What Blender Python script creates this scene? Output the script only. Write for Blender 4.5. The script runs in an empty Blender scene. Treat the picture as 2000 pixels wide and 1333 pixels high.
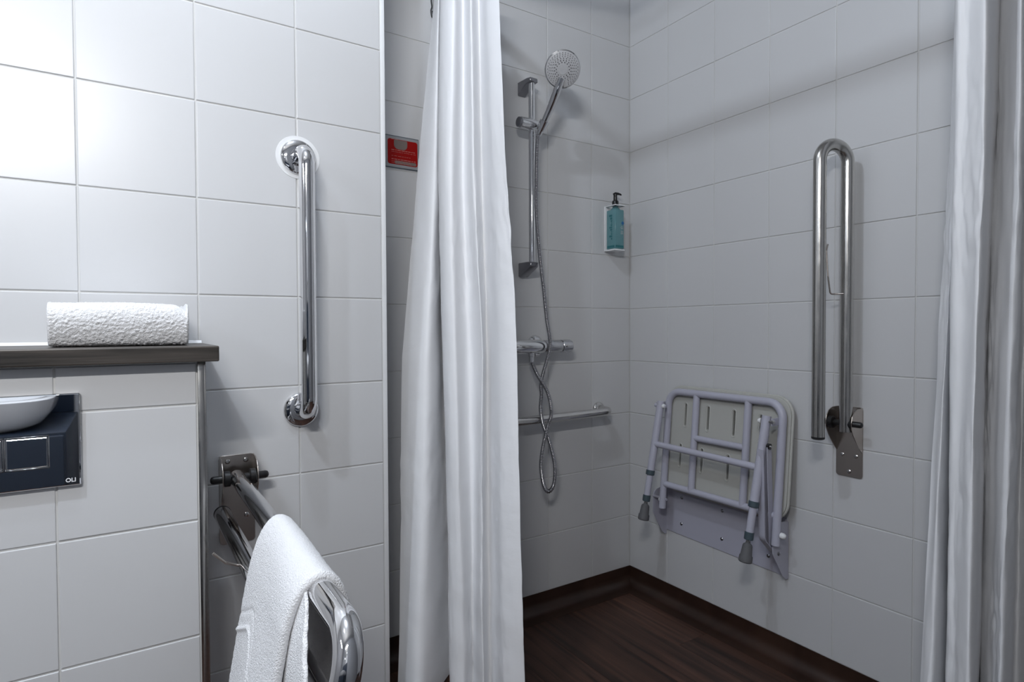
import bpy, bmesh, math, random
from mathutils import Vector, Matrix, noise

random.seed(7)
SC = bpy.context.scene
COL = SC.collection
PI = math.pi

# ------------------------------------------------------------------ camera
CAM_POS = Vector((-1.63290, -1.67725, 0.92757))
CF = Vector((0.5446787, 0.8383726, -0.0213664))
CR_ = Vector((0.8385080, -0.5448732, -0.0041799))
CU = Vector((0.0151463, 0.0156392, 0.9997630))
cam_data = bpy.data.cameras.new('camera')
cam = bpy.data.objects.new('camera', cam_data)
COL.objects.link(cam)
cam_data.sensor_fit = 'HORIZONTAL'
cam_data.sensor_width = 36.0
cam_data.lens = 1159.67 / 2000 * 36.0
cam_data.clip_start = 0.02
m = Matrix.Identity(4)
for i in range(3):
    m[i][0] = CR_[i]; m[i][1] = CU[i]; m[i][2] = -CF[i]; m[i][3] = CAM_POS[i]
cam.matrix_world = m
SC.camera = cam

# ------------------------------------------------------------------ light and exposure
SC.view_settings.view_transform = 'Standard'
SC.view_settings.look = 'None'
SC.view_settings.gamma = 1.0
SC.view_settings.use_curve_mapping = False
SC.view_settings.exposure = 0.0
world = bpy.data.worlds.new('world')
SC.world = world
world.use_nodes = True
world.node_tree.nodes['Background'].inputs[0].default_value = (0.8, 0.85, 1.0, 1)
world.node_tree.nodes['Background'].inputs[1].default_value = 0.05
XFAR = -3.1
LAMPS = [((-1.55, -0.85, 2.34), 0.030, 21.0, (0.78, 0.87, 1.0), 'POINT'),
         ((-2.15, -1.12, 2.34), 0.04, 62.0, (0.78, 0.87, 1.0), 'SPOT')]
for i, (p, r, w, c, kind_) in enumerate(LAMPS):
    ld = bpy.data.lights.new('ceiling_lamp_light', kind_)
    ld.shadow_soft_size = r; ld.energy = w; ld.color = c
    if kind_ == 'SPOT': ld.spot_size = math.radians(118); ld.spot_blend = 1.0
    lo = bpy.data.objects.new('ceiling_lamp_light', ld)
    lo.location = p
    COL.objects.link(lo)
# lamp strip over the basin mirror on the back wall
ld = bpy.data.lights.new('mirror_lamp_light', 'AREA'); ld.shape = 'RECTANGLE'; ld.size = .50; ld.size_y = .05
ld.energy = 19.5; ld.color = (.98, .97, .96)
lo = bpy.data.objects.new('mirror_lamp_light', ld); lo.location = (-2.02, -1.915, 1.80)
lo.rotation_euler = (math.radians(84), 0, 0)
COL.objects.link(lo)

# unseen fill strip added on the far left wall to brighten the right wall
ld = bpy.data.lights.new('fill_strip_light', 'AREA'); ld.shape = 'RECTANGLE'; ld.size = .06; ld.size_y = .50
ld.energy = 5.0; ld.color = (.80, .88, 1.0)
lo = bpy.data.objects.new('fill_strip_light', ld); lo.location = (XFAR + .075, -1.20, 1.82)
lo.rotation_euler = (0, math.radians(-90), 0)
COL.objects.link(lo)

# ------------------------------------------------------------------ materials
def new_mat(name):
    mt = bpy.data.materials.new(name); mt.use_nodes = True
    nt = mt.node_tree
    return mt, nt, nt.nodes['Principled BSDF']

def mat(name, col, rough=0.5, metal=0.0, bump=0.0, bscale=50.0, spec=None, var=0.0, vscale=8.0, coat=0.0, aniso=None, trans=0.0, ior=None, rvar=0.0):
    mt, nt, b = new_mat(name)
    b.inputs['Base Color'].default_value = (*col, 1)
    b.inputs['Roughness'].default_value = rough
    b.inputs['Metallic'].default_value = metal
    if spec is not None: b.inputs['Specular IOR Level'].default_value = spec
    if coat: b.inputs['Coat Weight'].default_value = coat; b.inputs['Coat Roughness'].default_value = 0.08
    if trans: b.inputs['Transmission Weight'].default_value = trans
    if ior: b.inputs['IOR'].default_value = ior
    tc = nt.nodes.new('ShaderNodeTexCoord')
    if var or rvar:
        n = nt.nodes.new('ShaderNodeTexNoise'); n.inputs['Scale'].default_value = vscale; n.inputs['Detail'].default_value = 4
        nt.links.new(tc.outputs['Object'], n.inputs['Vector'])
        if var:
            mx = nt.nodes.new('ShaderNodeMix'); mx.data_type = 'RGBA'
            mx.inputs['A'].default_value = (*[max(0, c * (1 - var)) for c in col], 1)
            mx.inputs['B'].default_value = (*[min(1, c * (1 + var)) for c in col], 1)
            nt.links.new(n.outputs['Fac'], mx.inputs['Factor'])
            nt.links.new(mx.outputs['Result'], b.inputs['Base Color'])
        if rvar:
            mr = nt.nodes.new('ShaderNodeMapRange')
            mr.inputs['From Min'].default_value = .3; mr.inputs['From Max'].default_value = .7
            mr.inputs['To Min'].default_value = max(0, rough - rvar); mr.inputs['To Max'].default_value = rough + rvar
            nt.links.new(n.outputs['Fac'], mr.inputs['Value']); nt.links.new(mr.outputs['Result'], b.inputs['Roughness'])
    if bump:
        n2 = nt.nodes.new('ShaderNodeTexNoise'); n2.inputs['Scale'].default_value = bscale; n2.inputs['Detail'].default_value = 3
        nt.links.new(tc.outputs['Object'], n2.inputs['Vector'])
        bp = nt.nodes.new('ShaderNodeBump'); bp.inputs['Strength'].default_value = 1.0; bp.inputs['Distance'].default_value = bump
        nt.links.new(n2.outputs['Fac'], bp.inputs['Height']); nt.links.new(bp.outputs['Normal'], b.inputs['Normal'])
    return mt

def cloth_mat(name, col, transl, bscale, bdist, rough=0.8, spec=0.2, wrinkle=None):
    mt, nt, b = new_mat(name)
    b.inputs['Base Color'].default_value = (*col, 1); b.inputs['Roughness'].default_value = rough
    b.inputs['Specular IOR Level'].default_value = spec
    tc = nt.nodes.new('ShaderNodeTexCoord')
    n = nt.nodes.new('ShaderNodeTexNoise'); n.inputs['Scale'].default_value = bscale; n.inputs['Detail'].default_value = 5
    mp = nt.nodes.new('ShaderNodeMapping')
    if wrinkle: mp.inputs['Scale'].default_value = wrinkle
    nt.links.new(tc.outputs['Object'], mp.inputs['Vector']); nt.links.new(mp.outputs['Vector'], n.inputs['Vector'])
    bp = nt.nodes.new('ShaderNodeBump'); bp.inputs['Distance'].default_value = bdist
    nt.links.new(n.outputs['Fac'], bp.inputs['Height']); nt.links.new(bp.outputs['Normal'], b.inputs['Normal'])
    if transl:
        tr = nt.nodes.new('ShaderNodeBsdfTranslucent'); tr.inputs['Color'].default_value = (*col, 1)
        mx = nt.nodes.new('ShaderNodeMixShader'); mx.inputs[0].default_value = transl
        nt.links.new(b.outputs[0], mx.inputs[1]); nt.links.new(tr.outputs[0], mx.inputs[2])
        nt.links.new(mx.outputs[0], nt.nodes['Material Output'].inputs[0])
    return mt

def wood_mat(name, c1, c2, rough, sc=(60, 3, 60), bump=0.0003):
    mt, nt, b = new_mat(name)
    tc = nt.nodes.new('ShaderNodeTexCoord'); mp = nt.nodes.new('ShaderNodeMapping'); mp.inputs['Scale'].default_value = sc
    n = nt.nodes.new('ShaderNodeTexNoise'); n.inputs['Scale'].default_value = 1.0; n.inputs['Detail'].default_value = 8; n.inputs['Distortion'].default_value = 0.6
    oi = nt.nodes.new('ShaderNodeObjectInfo')
    ad = nt.nodes.new('ShaderNodeVectorMath'); ad.operation = 'ADD'
    cx = nt.nodes.new('ShaderNodeCombineXYZ')
    ml = nt.nodes.new('ShaderNodeMath'); ml.operation = 'MULTIPLY'; ml.inputs[1].default_value = 37.0
    nt.links.new(oi.outputs['Random'], ml.inputs[0]); nt.links.new(ml.outputs[0], cx.inputs[0]); nt.links.new(ml.outputs[0], cx.inputs[1])
    nt.links.new(tc.outputs['Object'], ad.inputs[0]); nt.links.new(cx.outputs[0], ad.inputs[1])
    nt.links.new(ad.outputs[0], mp.inputs['Vector']); nt.links.new(mp.outputs[0], n.inputs['Vector'])
    cr = nt.nodes.new('ShaderNodeValToRGB')
    cr.color_ramp.elements[0].position = .3; cr.color_ramp.elements[0].color = (*c1, 1)
    cr.color_ramp.elements[1].position = .7; cr.color_ramp.elements[1].color = (*c2, 1)
    nt.links.new(n.outputs['Fac'], cr.inputs[0])
    hs = nt.nodes.new('ShaderNodeHueSaturation')
    mr = nt.nodes.new('ShaderNodeMapRange'); mr.inputs['To Min'].default_value = .75; mr.inputs['To Max'].default_value = 1.35
    nt.links.new(oi.outputs['Random'], mr.inputs['Value']); nt.links.new(mr.outputs[0], hs.inputs['Value'])
    nt.links.new(cr.outputs[0], hs.inputs['Color']); nt.links.new(hs.outputs[0], b.inputs['Base Color'])
    b.inputs['Roughness'].default_value = rough
    bp = nt.nodes.new('ShaderNodeBump'); bp.inputs['Distance'].default_value = bump
    nt.links.new(n.outputs['Fac'], bp.inputs['Height']); nt.links.new(bp.outputs['Normal'], b.inputs['Normal'])
    return mt

M = {}
M['tile'] = mat('glazed_white_tile', (.60, .604, .612), .32, bump=.00012, bscale=11, var=.012, vscale=3)
M['grout'] = mat('pale_grout', (.62, .62, .61), .9, bump=.0003, bscale=400)
M['paint'] = mat('white_paint', (.48, .48, .48), .7, bump=.0002, bscale=200)
M['greypaint'] = mat('grey_room_paint', (.30, .30, .31), .7)
M['plastic_white'] = mat('white_plastic', (.78, .79, .80), .35)
M['chrome'] = mat('polished_chrome', (.72, .72, .73), .06, 1.0)
M['mirror_chrome'] = mat('mirror_chrome', (.86, .87, .88), .02, 1.0)
M['steel'] = mat('satin_steel', (.50, .49, .47), .22, 1.0, bump=.00004, bscale=300, rvar=.05, vscale=30)
M['bright_steel'] = mat('bright_steel', (.62, .61, .60), .13, 1.0)
M['brushed'] = mat('brushed_steel', (.54, .49, .45), .26, 1.0)
M['dull_chrome'] = mat('dull_chrome', (.30, .30, .32), .30, 1.0)
M['hose'] = mat('ribbed_hose_metal', (.42, .42, .44), .22, 1.0)
M['satin_chrome'] = mat('satin_chrome', (.55, .55, .57), .2, 1.0)
M['black'] = mat('black_plastic', (.012, .012, .013), .35)
M['dark'] = mat('dark_gap', (.01, .01, .01), .8)
M['seatframe'] = mat('lilac_white_enamel', (.45, .45, .53), .35)
M['seatboard'] = mat('cream_plastic', (.46, .46, .43), .5)
M['rubber'] = mat('grey_rubber', (.10, .10, .105), .7)
M['collar'] = mat('dark_teal_collar', (.05, .075, .09), .5)
M['towel'] = cloth_mat('white_terry', (.80, .80, .81), 0, 520, .0022, .95, .1)
M['curtain'] = cloth_mat('white_vinyl_curtain', (.88, .885, .90), .05, 9, .0022, .42, .35, wrinkle=(1, 1, 2.2))
M['shelf'] = wood_mat('grey_brown_laminate', (.016, .014, .012), (.085, .072, .062), .38, (4, 90, 90))
M['floorwood'] = wood_mat('dark_brown_vinyl_plank', (.016, .0068, .0045), (.098, .044, .028), .44, (45, 2.2, 45))
M['floorwood2'] = wood_mat('dark_brown_vinyl_cove', (.016, .0075, .005), (.036, .018, .012), .38, (8, 8, 3), .0002)
M['red'] = mat('red_print', (.30, .004, .003), .6, spec=.15)
M['pink'] = mat('pale_pink_print', (.45, .14, .12), .5)
M['greyprint'] = mat('faded_grey_print', (.17, .13, .115), .5)
M['sign'] = mat('grey_sign_plate', (.30, .31, .32), .35)
M['signedge'] = mat('dark_sign_edge', (.10, .12, .14), .4)
M['bottle'] = mat('teal_liquid_bottle', (.15, .33, .36), .12, trans=.2, ior=1.4)
M['bluedot'] = mat('blue_print', (.01, .12, .30), .4)
M['greenprint'] = mat('dark_teal_print', (.01, .14, .16), .4)
M['pump'] = mat('black_pump', (.006, .006, .007), .25)
M['nozzleface'] = mat('pale_grey_plastic', (.50, .50, .51), .3)
M['nozzle'] = mat('dark_rubber_nozzle', (.07, .07, .075), .6)
M['ceramic'] = mat('white_ceramic', (.82, .82, .83), .08)
M['navy'] = mat('navy_stand_in_paint', (.006, .014, .030), .45)  # for the added cabinet that darkens the flush plate reflection
me, nt_, b_ = new_mat('lamp_diffuser')
b_.inputs['Emission Color'].default_value = (1, .98, .95, 1); b_.inputs['Emission Strength'].default_value = 2.0
M['lampglow'] = me

# ------------------------------------------------------------------ helpers
def tagp(o, label=None, cat=None, group=None, kind=None):
    if label: o['label'] = label
    if cat: o['category'] = cat
    if group: o['group'] = group
    if kind: o['kind'] = kind
    return o

def thing(name, loc, label, cat, group=None):
    o = bpy.data.objects.new(name, None); COL.objects.link(o)
    o.location = loc; o.empty_display_size = .03
    return tagp(o, label, cat, group)

def root_of(o):
    w = Vector((0, 0, 0))
    while o: w += o.location; o = o.parent
    return w

def obj(name, bm, material, parent=None, smooth=True, angle=40, loc=None):
    """link a bmesh given in world coordinates as ONE mesh object"""
    me = bpy.data.meshes.new(name)
    off = root_of(parent) if parent else Vector((0, 0, 0))
    o = bpy.data.objects.new(name, me)
    if loc is not None:
        o.location = Vector(loc) - off
        bmesh.ops.translate(bm, verts=bm.verts, vec=-Vector(loc))
    else:
        bmesh.ops.translate(bm, verts=bm.verts, vec=-off)
    bmesh.ops.recalc_face_normals(bm, faces=bm.faces)
    bm.to_mesh(me); bm.free()
    COL.objects.link(o)
    if parent: o.parent = parent
    if material: me.materials.append(material)
    if smooth:
        me.polygons.foreach_set('use_smooth', [True] * len(me.polygons))
        if angle:
            try: me.set_sharp_from_angle(angle=math.radians(angle))
            except Exception: pass
    return o

def BM(): return bmesh.new()

def ibox(bm, lo, hi, bev=0.0, seg=2):
    x0, y0, z0 = lo; x1, y1, z1 = hi
    r = bmesh.ops.create_cube(bm, size=1.0)
    vs = r['verts']
    bmesh.ops.scale(bm, vec=(x1 - x0, y1 - y0, z1 - z0), verts=vs)
    bmesh.ops.translate(bm, vec=((x0 + x1) / 2, (y0 + y1) / 2, (z0 + z1) / 2), verts=vs)
    if bev:
        es = list({e for v in vs for e in v.link_edges})
        bmesh.ops.bevel(bm, geom=es, offset=bev, segments=seg, profile=.5, affect='EDGES')
    return bm

def frames(pts):
    pts = [Vector(p) for p in pts]
    T = []
    for i in range(len(pts)):
        a = pts[max(0, i - 1)]; b = pts[min(len(pts) - 1, i + 1)]
        T.append((b - a).normalized())
    ref = Vector((0, 0, 1)) if abs(T[0].z) < .9 else Vector((1, 0, 0))
    n = (ref - T[0] * ref.dot(T[0])).normalized()
    N = [n]
    for i in range(1, len(pts)):
        q = T[i - 1].rotation_difference(T[i])
        n = (q @ n); n = (n - T[i] * n.dot(T[i])).normalized()
        N.append(n)
    return pts, T, N

def tube(bm, pts, r, seg=20, cap=True):
    pts, T, N = frames(pts)
    rings = []
    for i, p in enumerate(pts):
        rr = r[i] if isinstance(r, (list, tuple)) else r
        b = T[i].cross(N[i])
        rings.append([bm.verts.new(p + (N[i] * math.cos(a) + b * math.sin(a)) * rr) for a in [2 * PI * k / seg for k in range(seg)]])
    for i in range(len(rings) - 1):
        for k in range(seg):
            bm.faces.new((rings[i][k], rings[i][(k + 1) % seg], rings[i + 1][(k + 1) % seg], rings[i + 1][k]))
    if cap:
        bm.faces.new(list(reversed(rings[0]))); bm.faces.new(rings[-1])
    return bm

def lathe(bm, prof, origin, axis, seg=32):
    """prof: list of (radius, distance along axis)"""
    axis = Vector(axis).normalized(); origin = Vector(origin)
    ref = Vector((0, 0, 1)) if abs(axis.z) < .9 else Vector((1, 0, 0))
    n = (ref - axis * ref.dot(axis)).normalized(); b = axis.cross(n)
    rings = []
    for (r, d) in prof:
        if r < 1e-6: rings.append([bm.verts.new(origin + axis * d)])
        else: rings.append([bm.verts.new(origin + axis * d + (n * math.cos(a) + b * math.sin(a)) * r) for a in [2 * PI * k / seg for k in range(seg)]])
    for i in range(len(rings) - 1):
        A, B = rings[i], rings[i + 1]
        for k in range(seg):
            k2 = (k + 1) % seg
            if len(A) == 1 and len(B) == 1: continue
            if len(A) == 1: bm.faces.new((A[0], B[k2], B[k]))
            elif len(B) == 1: bm.faces.new((A[k], A[k2], B[0]))
            else: bm.faces.new((A[k], A[k2], B[k2], B[k]))
    if len(rings[0]) > 1: bm.faces.new(list(reversed(rings[0])))
    if len(rings[-1]) > 1: bm.faces.new(rings[-1])
    return bm

def prism(bm, outline, vec, bev=0.0):
    """outline: list of 3D points (planar), extruded by vec"""
    vs = [bm.verts.new(Vector(p)) for p in outline]
    f = bm.faces.new(vs)
    r = bmesh.ops.extrude_face_region(bm, geom=[f])
    nv = [g for g in r['geom'] if isinstance(g, bmesh.types.BMVert)]
    bmesh.ops.translate(bm, vec=Vector(vec), verts=nv)
    if bev:
        es = list({e for v in vs + nv for e in v.link_edges})
        bmesh.ops.bevel(bm, geom=es, offset=bev, segments=1, affect='EDGES')
    return bm

def fillet(pts, rad, n=8):
    """round the corners of a polyline"""
    pts = [Vector(p) for p in pts]; out = [pts[0]]
    for i in range(1, len(pts) - 1):
        a, p, b = pts[i - 1], pts[i], pts[i + 1]
        d1 = (a - p).normalized(); d2 = (b - p).normalized()
        ang = d1.angle(d2); t = rad / math.tan(ang / 2)
        t = min(t, (a - p).length * .49, (b - p).length * .49); rr = t * math.tan(ang / 2)
        c = p + (d1 + d2).normalized() * (rr / math.sin(ang / 2))
        s = p + d1 * t; e = p + d2 * t
        vs, ve = s - c, e - c
        q = vs.rotation_difference(ve); ax, th = q.to_axis_angle()
        for k in range(n + 1):
            out.append(c + Matrix.Rotation(th * k / n, 3, ax) @ vs)
    out.append(pts[-1])
    return out

def smooth_path(pts, n=8):
    pts = [Vector(p) for p in pts]; out = []
    P = [pts[0] * 2 - pts[1]] + pts + [pts[-1] * 2 - pts[-2]]
    for i in range(1, len(P) - 2):
        p0, p1, p2, p3 = P[i - 1:i + 3]
        for k in range(n):
            t = k / n
            out.append(.5 * ((2 * p1) + (p2 - p0) * t + (2 * p0 - 5 * p1 + 4 * p2 - p3) * t * t + (3 * p1 - p0 - 3 * p2 + p3) * t ** 3))
    out.append(pts[-1]); return out

def rrect(x0, y0, x1, y1, r, n=6):
    out = []
    for cx, cy, a0 in ((x1 - r, y1 - r, 0), (x0 + r, y1 - r, 90), (x0 + r, y0 + r, 180), (x1 - r, y0 + r, 270)):
        for k in range(n + 1):
            a = math.radians(a0 + 90 * k / n); out.append((cx + r * math.cos(a), cy + r * math.sin(a)))
    return out

def grid_mesh(rows, closed_u=False, closed_v=False):
    """rows: list of lists of Vectors"""
    bm = BM(); V = [[bm.verts.new(p) for p in r] for r in rows]
    nr, nc = len(V), len(V[0])
    for i in range(nr if closed_u else nr - 1):
        for j in range(nc if closed_v else nc - 1):
            bm.faces.new((V[i][j], V[i][(j + 1) % nc], V[(i + 1) % nr][(j + 1) % nc], V[(i + 1) % nr][j]))
    return bm, V

# ------------------------------------------------------------------ the setting
YL, YX = -0.2901, -0.5321          # left wall face, cistern boxing face
FLOOR_Z, CEIL_Z = -0.066, 2.41
XW, YB = -3.1, -2.0               # far room limits
G, TT = .0030, .0021               # grout joint, tile proudness

tile_cache = {}
def tile_mesh(w, h):
    k = (round(w, 3), round(h, 3))
    if k in tile_cache: return tile_cache[k]
    me = bpy.data.meshes.new('tile'); bm = BM()
    def ring(dx, y):
        a, b = w / 2 - dx, h / 2 - dx
        return [bm.verts.new((sx * a, y, sz * b)) for sx, sz in ((-1, -1), (1, -1), (1, 1), (-1, 1))]
    R = [ring(0, TT), ring(0, .0009), ring(.0005, .0003), ring(.0015, 0)]
    for A, B in zip(R, R[1:]):
        for i in range(4): bm.faces.new((A[i], A[(i + 1) % 4], B[(i + 1) % 4], B[i]))
    bm.faces.new(R[-1])
    bmesh.ops.recalc_face_normals(bm, faces=bm.faces)
    # front faces -Y
    bm.to_mesh(me); bm.free(); me.materials.append(M['tile'])
    tile_cache[k] = me
    return me

def tile_field(parent, plane, us, zs, rot):
    """us, zs: joint positions; plane(u, z) -> world point on the tile face; rot: z rotation"""
    rnd = random.Random(3)
    for i in range(len(us) - 1):
        for j in range(len(zs) - 1):
            w = abs(us[i + 1] - us[i]) - G; h = zs[j + 1] - zs[j] - G
            o = bpy.data.objects.new('tile', tile_mesh(w, h))
            o.location = Vector(plane((us[i] + us[i + 1]) / 2, (zs[j] + zs[j + 1]) / 2))
            o.rotation_euler = (rnd.uniform(-.0022, .0022), 0, rot + rnd.uniform(-.0022, .0022))
            COL.objects.link(o); o.parent = parent

def wall(name, lo, hi, material):
    o = obj(name, ibox(BM(), lo, hi), material, smooth=False)
    return tagp(o, kind='structure')

ZR = [round(.2 * k, 3) for k in range(13)]; ZR[-1] = 2.405
w_rear = wall('wall_rear', (-1.2, TT, FLOOR_Z - .05), (0.1, .12, CEIL_Z), M['grout'])
ux = [0.0] + [-.192 - .2 * k for k in range(6)]
tile_field(w_rear, lambda u, z: (u, 0, z), ux, ZR, 0)
w_right = wall('wall_right', (TT, YB - .1, FLOOR_Z - .05), (.12, TT, CEIL_Z), M['grout'])
uy = [0.0] + [-.191 - .2 * k for k in range(10)]
tile_field(w_right, lambda u, z: (0, u, z), uy, ZR, -PI / 2)
w_left = wall('wall_left', (XW, YL + TT, FLOOR_Z - .05), (-1.1025, .12, CEIL_Z), M['grout'])
ul = [-1.1082, -1.3061] + [-1.5061 - .2 * k for k in range(9)]
tile_field(w_left, lambda u, z: (u, YL, z), ul, ZR, 0)
# side of the left wall inside the shower
wall_side = wall('wall_shower_side', (-1.1024, YL + .002, FLOOR_Z - .05), (-1.0985, TT, CEIL_Z), M['plastic_white'])
w_box = wall('wall_cistern', (XW, YX + TT, FLOOR_Z - .05), (-1.5215, YL + TT, .8725), M['grout'])
ub = [-1.5325, -1.7268] + [-1.9268 - .2 * k for k in range(6)]
tile_field(w_box, lambda u, z: (u, YX, z), ub, [0, .2, .4, .6, .8, .8715], 0)
w_back = wall('wall_back', (XW, YB - .1, FLOOR_Z - .05), (.1, YB, CEIL_Z), M['greypaint'])
w_far = wall('wall_far', (XW - .1, YB, FLOOR_Z - .05), (XW, .1, CEIL_Z), M['greypaint'])
ceil = wall('ceiling', (XW - .1, YB - .1, CEIL_Z), (.12, .12, CEIL_Z + .05), M['paint'])

t1 = obj('trim_1', ibox(BM(), (-1.1078, YL - .0015, FLOOR_Z + .05), (-1.0975, YL + .004, CEIL_Z), .001), M['plastic_white'])
tagp(t1, 'narrow white plastic edge strip on the outer corner of the left wall', kind='structure')
bm = BM(); ibox(bm, (-1.5318, YX - .003, FLOOR_Z), (-1.5205, YX + .004, .8728), .0012)
ibox(bm, (-1.5218, YX - .003, FLOOR_Z), (-1.519, YL, .8728), .0008)
t2 = obj('trim_2', bm, M['steel']); tagp(t2, 'chrome edge strip down the corner of the cistern boxing', kind='structure')

# floor with planks
floor = wall('floor', (XW - .1, YB - .1, FLOOR_Z - .06), (.12, .12, FLOOR_Z - .004), M['dark'])
pw = .155
rnd = random.Random(11)
kx = 0; x1 = -.040
cols = []
while x1 > -2.2:
    cols.append((x1 - pw, x1)); x1 -= pw
cols.insert(0, (-.039, -.02))
for ci, (xa, xb) in enumerate(cols):
    ya = -.42 if ci == 1 else -rnd.uniform(.1, 1.1)
    edges = [-.02]
    if ya < -.15: edges.append(ya)
    else: ya = -.02
    while edges[-1] > YB + .02: edges.append(max(YB + .02, edges[-1] - 1.2))
    for e0, e1 in zip(edges, edges[1:]):
        if e0 - e1 < .02: continue
        bm = ibox(BM(), (xa + .0003, e1 + .0003, FLOOR_Z - .004), (xb - .0003, e0 - .0003, FLOOR_Z), .0003, 1)
        o = obj('plank', bm, M['floorwood'], floor, smooth=False, loc=((xa + xb) / 2, (e0 + e1) / 2, FLOOR_Z))

def cove(name, a, b, inward):
    """vinyl skirting coved up the wall from a to b; inward = unit vector into the room"""
    a, b, n = Vector(a), Vector(b), Vector(inward)
    prof = [(0.0, .0), (.0025, -.0005), (.0025, FLOOR_Z + .034)]
    R = .034
    for k in range(1, 9):
        t = PI / 2 * k / 8
        prof.append((.0025 + R - R * math.cos(t), FLOOR_Z + .034 - R * math.sin(t) + .001))
    prof += [(.07, FLOOR_Z + .0008), (.07, FLOOR_Z - .003), (0, FLOOR_Z - .003)]
    rows = []
    for s in (0, 1):
        p = a.lerp(b, s); rows.append([p + n * d + Vector((0, 0, z)) for d, z in prof])
    bm, V = grid_mesh(rows, closed_v=True)
    bm.faces.new(V[0]); bm.faces.new(list(reversed(V[1])))
    o = obj(name, bm, M['floorwood2'], angle=35); return tagp(o, kind='structure')
cove('baseboard_right', (0.002, .003, 0), (0.002, YB, 0), (-1, 0, 0))
cove('baseboard_rear', (-1.098, 0.002, 0), (.003, 0.002, 0), (0, -1, 0))
cove('baseboard_left', (-1.52, YL + .002, 0), (-1.098, YL + .002, 0), (0, -1, 0))

# ceiling lamps
for i, (p, r, w, c, kind_) in enumerate(LAMPS):
    t = thing('ceiling_lamp', (p[0], p[1], CEIL_Z), ['small round ceiling lamp over the open floor before the shower', 'small round ceiling lamp above the shelf with the folded towel'][i], 'lamp')
    bm = BM(); lathe(bm, [(r + .012, -.0005), (r + .012, -.004), (r + .008, -.006), (r + .001, -.006), (r + .001, -.0005)], (p[0], p[1], CEIL_Z), (0, 0, 1), 40)
    obj('rim', bm, M['bright_steel'], t)
    bm = BM(); lathe(bm, [(r, -.0006), (r, -.003), (0, -.004)], (p[0], p[1], CEIL_Z), (0, 0, 1), 40)
    obj('diffuser', bm, M['lampglow'], t)
wl = thing('fill_strip', (XW, -1.20, 1.82), 'added fill light strip on the far left wall, outside the view', 'lamp')
obj('lamp_body', ibox(BM(), (XW + .001, -1.48, 1.79), (XW + .06, -.92, 1.85), .006), M['plastic_white'], wl)  # housing of the added fill strip
obj('diffuser', ibox(BM(), (XW + .0605, -1.45, 1.795), (XW + .066, -.95, 1.845), .002), M['lampglow'], wl)
ml = thing('mirror_lamp', (-2.02, YB, 1.81), 'strip lamp over the mirror behind the viewer', 'lamp')
obj('lamp_body', ibox(BM(), (-2.30, YB + .001, 1.785), (-1.74, YB + .06, 1.835), .006), M['plastic_white'], ml)
obj('diffuser', ibox(BM(), (-2.27, YB + .0605, 1.790), (-1.77, YB + .066, 1.830), .002), M['lampglow'], ml)
mi = thing('wall_mirror', (-2.15, YB, 1.05), 'mirror over the wash basin behind the viewer', 'mirror')
obj('frame', ibox(BM(), (-2.46, YB + .001, 1.04), (-1.84, YB + .018, 1.76), .003), M['steel'], mi)
obj('glass', ibox(BM(), (-2.45, YB + .0175, 1.05), (-1.85, YB + .020, 1.75), .001), M['mirror_chrome'], mi)

# ------------------------------------------------------------------ shelf
sh = obj('shelf', ibox(BM(), (XW + .001, -.560, .8735), (-1.5005, YL - .0008, .9000), .0022, 2), M['shelf'], smooth=False)
tagp(sh, 'long grey-brown wood-effect shelf capping the tiled cistern boxing', 'shelf')
obj('sealant_bead', prism(BM(), [(XW + .01, YL - .0008, .9), (XW + .01, YL - .0065, .9), (XW + .01, YL - .0008, .9055)], (abs(XW) - 1.512, 0, 0)), M['plastic_white'], sh)

# ------------------------------------------------------------------ flush plate
fx0, fx1, fz0, fz1, fy = -1.945, -1.6945, .6875, .8305, YX
fp = thing('flush_plate', ((fx0 + fx1) / 2, fy, fz0), 'mirror-chrome dual flush plate on the tiled boxing under the shelf', 'flush plate')
def panel_xz(lo, hi, y0, y1, bev=.001, seg=2): return ibox(BM(), (lo[0], y1, lo[1]), (hi[0], y0, hi[1]), bev, seg)
obj('plate', panel_xz((fx0, fz0), (fx1, fz1), fy, fy - .0095, .0022, 3), M['mirror_chrome'], fp, smooth=False)
for (a, b) in ((-1.8395, -1.7868), (-1.7858, -1.7333)):
    # raised rim and button
    bm = BM()
    for lo, hi in (((a, .7665), (b, .7685)), ((a, .7185), (b, .7205)), ((a, .7185), (a + .0012, .7685)), ((b - .0016, .7185), (b, .7685))):
        ibox(bm, (lo[0], fy - .0115, lo[1]), (hi[0], fy - .009, hi[1]), .0004, 1)
    obj('button_rim', bm, M['bright_steel'], fp)
    bm = panel_xz((a + .0022, .7215), (b - .0026, .7655), fy - .009, fy - .0105, .0008, 2)
    o = obj('button', bm, M['mirror_chrome'], fp, smooth=False)

def text_obj(body, size, loc, rot, material, parent, name='lettering', ext=.0002, sx=1.0):
    cu = bpy.data.curves.new('lettering', 'FONT'); cu.body = body; cu.size = size; cu.extrude = ext
    cu.offset = size * .02
    tmp = bpy.data.objects.new('tmp', cu); COL.objects.link(tmp)
    dg = bpy.context.evaluated_depsgraph_get(); dg.update()
    me = bpy.data.meshes.new_from_object(tmp.evaluated_get(dg))
    bpy.data.objects.remove(tmp); me.name = name
    me.transform(Matrix.Diagonal((sx, 1, 1, 1)))
    me.transform(rot.to_4x4())
    o = bpy.data.objects.new(name, me); o.location = Vector(loc) - root_of(parent)
    me.materials.clear(); me.materials.append(material)
    COL.objects.link(o); o.parent = parent
    return o
text_obj('OLI', .0085, (-1.7145, fy - .0098, .6935), Matrix.Rotation(PI / 2, 3, 'X'), M['plastic_white'], fp)

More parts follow.
